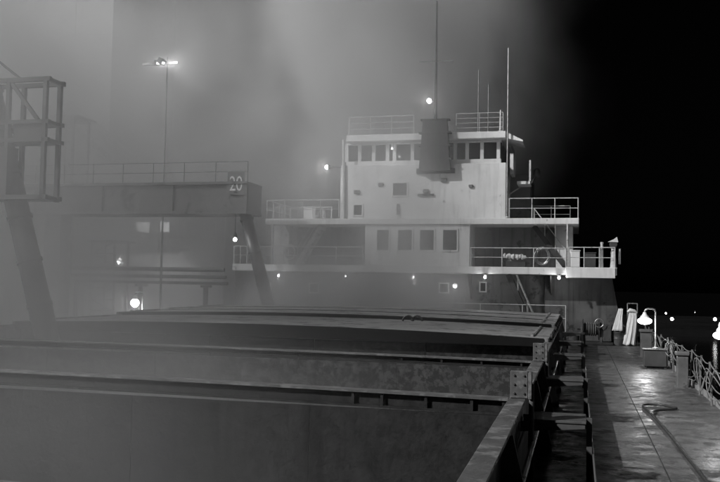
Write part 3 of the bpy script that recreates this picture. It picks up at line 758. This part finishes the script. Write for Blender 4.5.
# hose on the deck
hp = [(752, 522), (730, 505), (707, 482), (694, 466), (683, 452), (672, 438), (662, 426), (653, 416), (646, 409.5), (643, 406.5), (644.5, 405), (652, 404.6), (662, 405.2), (671, 407), (676.5, 408.4), (671, 409.4), (662, 410), (655, 411.3), (652.5, 413)]
ctl = [atZ(x, y, .034) for x, y in hp]
pts = []
for i in range(len(ctl)-1):
    p0, p1, p2_, p3 = ctl[max(i-1, 0)], ctl[i], ctl[i+1], ctl[min(i+2, len(ctl)-1)]
    for k in range(6):
        f_ = k/6; pts.append(.5*((2*p1)+(p2_-p0)*f_+(2*p0-5*p1+4*p2_-p3)*f_*f_+(3*p1-p0-3*p2_+p3)*f_**3))
pts.append(ctl[-1])
t = thing('deck_hose', 'black hose snaking along the deck and doubling back in a loop', 'hose', pts[0])
MB().tube(pts, .026, 8).build('hose', 'rubber', t, True)
MB().tube([pts[-1], pts[-1]+(pts[-1]-pts[-2]).normalized()*.16], .04, 8).build('coupling', 'galvanised', t, True)

# ------------------------------------------------------------------ shore side, seen through dust
# far ship loader: boom over the ship with number 20 and a slanted chute
YL = 39.3
t = thing('ship_loader', 'far ship loader boom marked 20 with slanted chute beside the superstructure', 'ship loader', (X(250, YL), YL, Z(235, YL, 250)))
zl0 = Z(214, YL, 150); zl1 = Z(183, YL, 150); xe = X(247, YL)
xl = -52
for k in range(9):
    xa = xl+(xe-xl)*k/9; xb = xl+(xe-xl)*(k+1)/9
    MB().box(xa+.02, xb-.02, YL, YL+.06, zl0+.14, zl1-.14).build('web_panel', 'loader_paint', t)
    MB().box(xb-.14, xb-.02, YL-.12, YL-.001, zl0+.14, zl1-.14).build('web_stiffener', 'loader_paint', t)
for z_ in (zl0, zl1-.13): MB().box(xl, xe, YL-.2, YL+1.9, z_, z_+.13).build('chord', 'loader_paint', t)
MB().box(xe-.06, xe, YL+.001, YL+1.8, zl0+.135, zl1-.135).build('end_panel', 'loader_paint', t)
MB().box(xl, xe, YL+1.75, YL+1.81, zl0+.14, zl1-.14).build('rear_web', 'loader_paint', t)
b = MB()
for k in range(22):
    x = xl+(xe-xl)*k/21; b.tube([(x, YL-.1, zl1), (x, YL-.1, zl1+1)], .02, 5)
for h_ in (.5, 1): b.tube([(xl, YL-.1, zl1+h_), (xe, YL-.1, zl1+h_)], .015, 5)
b.build('walkway_railing', 'loader_paint', t)
cu = D.curves.new('number', 'FONT'); cu.body = '20'; cu.size = 1.05; cu.extrude = .01; cu.materials.append(M['number_paint'])
pn = atY(228.5, 190.5, YL-.21); tmp = D.objects.new('number_text', cu); col.objects.link(tmp); bpy.context.view_layer.update()
nm = D.meshes.new_from_object(tmp.evaluated_get(bpy.context.evaluated_depsgraph_get())); D.objects.remove(tmp)
no = D.objects.new('number', nm); col.objects.link(no); no.parent = t
no.location = V(pn.x, YL-.145, pn.z)-ORG[t.name]; no.rotation_euler = (R(90), 0, 0); no.scale = (.68, 1, 1)
MB().box(pn.x-.1, xe-.15, YL-.13, YL-.121, pn.z-.2, pn.z+.95).build('number_plate', 'loader_paint', t)
def chute(t, pa, pb, Y, r, rings, m_='black_steel'):
    a_ = atY(*pa, Y); c_ = atY(*pb, Y); d = (c_-a_).normalized()
    MB().tube([a_, c_], [r*.94, r*1.05], 16).build('chute', m_, t, True)
    for k in range(rings):
        q_ = a_.lerp(c_, (k+.5)/rings); MB().lathe(q_, [(r*1.12, -.05), (r*1.12, .05)], 16, d).build('chute_ring', m_, t)
chute(t, (243, 204), (275, 332), YL+.6, .31, 4)
for xq in (-27, -44):
    MB().box(xq-.5, xq+.5, YL+.2, YL+1.2, -1.6, zl0-.002).build('portal_leg', 'loader_paint', t)
p = atY(235, 239.5, YL-.1); MB().lathe(p+V(0, 0, .1), [(.12, 0), (.1, .1), (.04, .25)], 10).build('lamp_housing', 'dark_paint', t)
MB().tube([p+V(0, 0, .3), V(p.x, p.y, zl0+.01)], .02, 6).build('lamp_rod', 'dark_paint', t)
MB().ball(p, .1, 10).build('lamp_bulb', 'bulb', t, True); point('lamp_light', p-V(0, .1, .2), 45, t)

# near ship loader head: open frame and thick chute into the hold
YN = 21.6
t = thing('loader_head', 'near loader head at the left edge, thick dark chute dipping into the hold', 'ship loader', atY(20, 195, YN))
for px in (5, 42):
    for dy in (0, .7):
        a_ = atY(px, 200, YN); c_ = atY(px, 80, YN)
        MB().bar((a_.x, YN+dy, a_.z), (a_.x, YN+dy, c_.z), .12).build('upright', 'loader_pale', t)
xa, xb = X(5, YN), X(42, YN)
for py_, hh_ in ((80, .16), (122, .14), (140, .14), (197, .16)):
    z_ = Z(py_, YN, 20)
    for dy in (0, .7): MB().bar((xa-8, YN+dy, z_), (xb+.1, YN+dy, z_), .12, hh_*.8).build('cross_beam', 'loader_pale', t)
    MB().bar((xb, YN+.08, z_), (xb, YN+.62, z_), .1).build('tie_beam', 'loader_pale', t)
MB().box(xa+.1, xb-.1, YN+.05, YN+.1, Z(138, YN, 20), Z(124, YN, 20)).build('panel', 'loader_pale', t)
MB().bar((xa, YN+.02, Z(82, YN, 20)), (xb-.3, YN+.02, Z(120, YN, 20)), .1).build('brace', 'loader_pale', t)
MB().box(xa-8, xa-.1, YN+.1, YN+.6, Z(195, YN, 20), Z(145, YN, 20)).build('boom_box', 'loader_pale', t)
MB().tube([atY(-40, 30, YN), atY(22, 80, YN)], .04, 6).build('stay_cable', 'loader_pale', t)
chute(t, (-14, 70), (55, 372), YN+.6, .34, 7, 'dark_paint')
# floodlight mast on the quay
p = atX(160, 63, XP-4.2)
ms = thing('floodlight_mast', 'tall pole on the quay with bright twin floodlights high in the dust', 'light mast', (p.x+.3, p.y+.3, -1.6))
MB().tube([(p.x+.3, p.y+.3, -1.6), (p.x+.3, p.y+.3, p.z+.4)], [.07, .035], 10).build('pole', 'concrete', ms, True)
MB().bar((p.x-1.2, p.y+.25, p.z+.05), (p.x+1.0, p.y+.25, p.z+.05), .12).build('cross_arm', 'galvanised', ms)
for dx, tgt in ((-.12, (-2, 6, 0)), (.2, (-7, 40, 2))):
    c = V(p.x+dx, p.y, p.z); d = (Vector(tgt)-c).normalized()
    MB().bar(c-d*.3, c, .42, .3).build('flood_housing', 'black_steel', ms)
    MB().bar(c+d*.001, c+d*.015, .17, .12).build('flood_lens', 'flood_glass', ms)
MAST = (ms, p)

# quay office with lit windows and a canopy lamp
YO = 60
t = thing('quay_office', 'long two storey quay office with two glowing upper windows', 'building', (X(140, YO), YO, -1.6))
zo1 = Z(196, YO, 150); xo0, xo1 = -70, X(225, YO)
MB().box(xo0, xo1, YO, YO+10, -1.6, zo1, .05).build('wall', 'office_wall', t)
MB().box(xo0-.4, xo1+.4, YO-.4, YO+10.4, zo1+.002, zo1+.35).build('roof', 'grey_paint', t)
for px in (20, 42, 64, 86, 108, 143, 165, 190, 210):
    lit = px in (143, 165); w_ = (7 if px == 143 else 5)
    window(px-w_, px+w_, 222, 232, YO, t, 'grey_paint', 'lit_pane' if lit else 'glass')
for px in (20, 50, 80, 205): window(px-6, px+6, 262, 280, YO, t, 'grey_paint', 'glass')
a_ = atY(128, 250, YO); c_ = atY(190, 250, YO)
cn = MB().box(a_.x, c_.x, YO-1.6, YO-.003, a_.z-.02, a_.z+.16).build('canopy', 'grey_paint', t)
MB().box(a_.x, c_.x, YO-1.66, YO-1.601, a_.z-.32, a_.z+.16).build('canopy_fascia', 'grey_paint', cn)
MB().tube([(a_.x+.3, YO-1.3, a_.z-.1), (c_.x-.3, YO-1.3, a_.z-.1)], .04, 8).build('strip_lamp', 'tube_lamp', cn)
l = D.lights.new('strip_light', 'AREA'); l.shape = 'RECTANGLE'; l.size = (c_.x-a_.x)*.9; l.size_y = .1; l.energy = 40
o = D.objects.new('strip_light', l); col.objects.link(o); o.parent = cn; o.location = V((a_.x+c_.x)/2, YO-1.2, a_.z-.16)-ORG[t.name]; o.rotation_euler = (R(-25), 0, 0)
# outside stair and lamp
stairs('outside stair on the front of the quay office', atY(92, 330, YO-1.5)*1.0, atY(128, 250, YO-1.5), .9, 14, 'grey_paint')
railing('landing railing beside the quay office stair', [V(X(88, YO-1), YO-1.2, Z(280, YO, 100)), V(X(130, YO-1), YO-1.2, Z(280, YO, 100))], 1.6, .8, 3, 'galvanised', r=.04)
p = atY(120, 262, YO-1.3); lq = bulkhead_lamp('bright lamp beside the quay office stair', p, 220, .26, 'big_bulb', group=None)
MB().tube([p+V(0, .2, 0), V(p.x, YO-.02, p.z)], .05, 6).build('arm', 'galvanised', lq)
# grain elevator tower and inclined conveyor gallery
t = thing('elevator_tower', 'tall pale concrete tower fading into dust at upper left', 'tower', (X(50, 78), 78, -1.6))
xt1 = X(106, 78)
for k in range(4):
    for j in range(8):
        MB().box(xt1-4.4*(k+1)+.02, xt1-4.4*k-.02, 78, 78.3, -1.6+5*j+.02, -1.6+5*(j+1)-.02).build('wall_panel', 'concrete', t)
MB().box(xt1-17.5, xt1-.05, 78.31, 92, -1.6, 38.3).build('core', 'concrete', t)
t = thing('conveyor_gallery', 'inclined conveyor gallery crossing in front of the tower', 'conveyor', atY(20, 95, 66))
a_ = atY(0, 75, 66); c_ = atY(140, 190, 66)
for s in (0, 2.2):
    for dz in (0, 2): MB().bar(a_+V(0, s, dz), c_+V(0, s, dz), .22).build('chord', 'loader_paint', t)
    for k in range(9):
        q0 = a_.lerp(c_, k/9); q1 = a_.lerp(c_, (k+1)/9)
        MB().bar(q0+V(0, s, 0), q1+V(0, s, 2), .12).build('diagonal', 'loader_paint', t)
        MB().bar(q1+V(0, s, 0), q1+V(0, s, 2), .12).build('upright', 'loader_paint', t)
MB().bar(a_+V(0, 1.1, .3), c_+V(0, 1.1, .3), 2, .1).build('belt', 'rubber', t)
for f_ in (.35, .95):
    q_ = a_.lerp(c_, f_); MB().bar((q_.x, q_.y+1.1, -1.6), (q_.x, q_.y+1.1, q_.z-.12), .5).build('trestle', 'loader_paint', t)

def lattice(label, px, py_top, Y, w_, cat='lattice tower'):
    p = atY(px, py_top, Y); t = thing('lattice_tower', label, cat, (p.x, Y, -1.6), 'lattice towers on the quay'); h0 = -1.6; n = 9
    for sx in (0, w_):
        for sy_ in (0, w_): MB().bar((p.x+sx, Y+sy_, h0), (p.x+sx, Y+sy_, p.z), .14).build('upright', 'loader_pale', t)
    for k in range(n):
        za = h0+(p.z-h0)*k/n; zb_ = h0+(p.z-h0)*(k+1)/n; f_ = k % 2
        MB().bar((p.x+w_*f_, Y-.02, za), (p.x+w_*(1-f_), Y-.02, zb_), .08).build('diagonal', 'loader_pale', t)
        MB().bar((p.x, Y-.03, zb_), (p.x+w_, Y-.03, zb_), .08).build('cross_bar', 'loader_pale', t)
    MB().box(p.x-.4, p.x+w_+.4, Y-.4, Y+w_+.4, p.z, p.z+.12).build('platform', 'loader_paint', t)
lattice('lattice tower behind the near loader frame at far left', 50, 118, 52, 1.9)
lattice('shorter lattice tower under the far loader boom', 92, 242, 50, 1.7)
t = thing('pipe_bridge', 'bundle of pipes on trestles running along the quay below the boom', 'pipes', (X(40, 47), 47, -1.6), None)
for k, py_ in enumerate((268, 275, 281)):
    z_ = Z(py_, 47, 80); MB().tube([(X(-30, 47), 47+.3*k, z_), (X(225, 47), 47+.3*k, z_)], .13-.02*k, 8).build('pipe', 'loader_pale', t, True)
for px in (10, 75, 140, 205):
    MB().bar((X(px, 47), 47.3, -1.6), (X(px, 47), 47.3, Z(283, 47, 80)), .22).build('trestle_leg', 'loader_paint', t)
    MB().bar((X(px, 47), 46.7, Z(284, 47, 80)), (X(px, 47), 48, Z(284, 47, 80)), .16).build('trestle_arm', 'loader_paint', t)

# ------------------------------------------------------------------ far shore lights
fs = MB().box(6, 500, 170, 260, -6.5, -4.8).build('far_shore', 'far_shore'); tag(fs, 'dark low shore across the water', kind='structure')
for px, py_, r_, e, lab in ((672, 319, .34, 60, 'brighter distant shore lamp just right of the near deck lamp'), (666, 313.3, .2, 20, 'small distant shore lamp above the brighter one'),
                         (715, 319.3, .34, 60, 'distant shore lamp at the far right of the picture'), (695, 312.5, .06, 0, 'faint pinprick lamp far across the water')):
    p = atY(px, py_, 175); t = thing('shore_lamp', lab, 'lamp', (p.x, 175.3, -4.8), 'distant lamps across the water')
    MB().tube([(p.x, 175.3, -4.8), (p.x, 175.3, p.z+.25)], .04, 6).build('pole', 'far_shore', t)
    MB().lathe(p+V(0, 0, .1), [(r_*1.1, 0), (r_*.6, .15), (.05, .2)], 10).build('shade', 'galvanised', t)
    MB().ball(p, r_, 10).build('bulb', 'bulb_far', t, True)

# ------------------------------------------------------------------ floodlight beams
ms, p = MAST
spot('flood_beam', p+V(.05, -.25, -.05), (-3, 14, 0), 30, 110, ms, .7)
spot('flood_beam', p+V(.3, -.1, -.05), (-10, 42, 14), 130, 100, ms, 1)

# ------------------------------------------------------------------ drifting cargo dust, lit by the floodlights
def dust():
    x0, x1, y0, y1, z0, z1 = -75, 2.5, 4, 76, -8.9, 36
    o = MB().box(x0, x1, y0, y1, z0, z1).build('dust_cloud', 'rubber')
    tag(o, 'pale cloud of cargo dust drifting over hold and bridge', kind='stuff')
    m = D.materials.new('dust'); m.use_nodes = True; t = m.node_tree; N = t.nodes; L = t.links
    N.remove(N['Principled BSDF'])
    pv = N.new('ShaderNodeVolumePrincipled'); L.new(pv.outputs[0], N['Material Output'].inputs['Volume'])
    pv.inputs['Color'].default_value = (.985, .985, .985, 1); pv.inputs['Anisotropy'].default_value = .4
    tc = N.new('ShaderNodeTexCoord'); sp = N.new('ShaderNodeSeparateXYZ'); L.new(tc.outputs['Object'], sp.inputs[0])
    n1 = N.new('ShaderNodeTexNoise'); n1.inputs['Scale'].default_value = .09; n1.inputs['Detail'].default_value = 1; n1.inputs['Roughness'].default_value = .5
    L.new(tc.outputs['Object'], n1.inputs['Vector'])
    def mth(op, a, b):
        q = N.new('ShaderNodeMath'); q.operation = op
        for i, s in enumerate((a, b)):
            if isinstance(s, (int, float)): q.inputs[i].default_value = s
            else: L.new(s, q.inputs[i])
        return q.outputs[0]
    def rng(v, a, b, c, d, smooth=True):
        q = N.new('ShaderNodeMapRange'); q.interpolation_type = 'SMOOTHSTEP' if smooth else 'LINEAR'
        L.new(v, q.inputs[0])
        for i, s in enumerate((a, b, c, d)): q.inputs[i+1].default_value = s
        return q.outputs[0]
    n2 = N.new('ShaderNodeTexNoise'); n2.inputs['Scale'].default_value = .2; n2.inputs['Detail'].default_value = 2; n2.inputs['Roughness'].default_value = .6
    L.new(tc.outputs['Object'], n2.inputs['Vector'])
    wob = mth('ADD', mth('MULTIPLY', mth('SUBTRACT', n1.outputs['Fac'], .5), 10.0), mth('MULTIPLY', mth('SUBTRACT', n2.outputs['Fac'], .5), 8.0))
    xx = mth('ADD', sp.outputs[0], wob)
    # the cloud bulges over the bridge top, is drawn in lower down
    bulge = mth('MULTIPLY', mth('MULTIPLY', rng(sp.outputs[2], 8, 13, 0, 1), rng(sp.outputs[2], 15, 24, 1, 0)), 3.2)
    sx = rng(mth('SUBTRACT', xx, bulge), -5.6, -2.2, 1, 0)
    sy = rng(sp.outputs[1], 4, 8, 0, 1)
    sz = rng(sp.outputs[2], 22, 34, 1, 0)
    nn = mth('MULTIPLY', rng(n1.outputs['Fac'], .3, .7, .3, 1.7), rng(n2.outputs['Fac'], .3, .7, .35, 1.65))
    # plume rising over the hatch cover and bridge; bank over the quay; low dust rolling out of the hold; puff before the deckhouse
    vx = mth('POWER', mth('DIVIDE', mth('ADD', xx, mth('ADD', 9.6, mth('MULTIPLY', sp.outputs[2], .08))), 8.2), 2.0)
    vy = mth('POWER', mth('DIVIDE', mth('SUBTRACT', sp.outputs[1], 51.0), 15.0), 2.0)
    pl = mth('MULTIPLY', rng(mth('ADD', vx, vy), .25, 1, .22, 0), rng(sp.outputs[2], 9, 15, .4, 1))
    px_ = mth('POWER', mth('DIVIDE', mth('ADD', xx, 9.4), 6.2), 2.0)
    py_ = mth('POWER', mth('DIVIDE', mth('SUBTRACT', sp.outputs[1], 39.5), 4.5), 2.0)
    puff = mth('MULTIPLY', rng(mth('ADD', px_, py_), 0, 1, .36, 0), mth('ADD', rng(sp.outputs[2], 1.0, 5.5, .65, 0), rng(sp.outputs[2], 4.0, 15, .35, 0)))
    bank = mth('MULTIPLY', rng(xx, -25, -18.5, .11, 0), rng(sp.outputs[2], 10, 20, 1, .28))
    low = mth('MULTIPLY', rng(sp.outputs[2], -.2, 3.0, .038, 0), rng(sp.outputs[1], 13, 25, 1, .08))
    near = mth('MULTIPLY', mth('MULTIPLY', rng(sp.outputs[1], 17, 27, .11, 0), rng(sp.outputs[1], 9, 16, .12, 1)), mth('MULTIPLY', rng(xx, -15, -9, 1, 0), rng(sp.outputs[2], 6, 13, 1, .3)))
    dn = mth('ADD', mth('ADD', mth('ADD', .008, near), mth('ADD', pl, puff)), mth('ADD', bank, low))
    dn = mth('MULTIPLY', dn, mth('MULTIPLY', mth('MULTIPLY', sx, sy), mth('MULTIPLY', sz, nn)))
    L.new(dn, pv.inputs['Density'])
    o.data.materials[0] = m
dust()
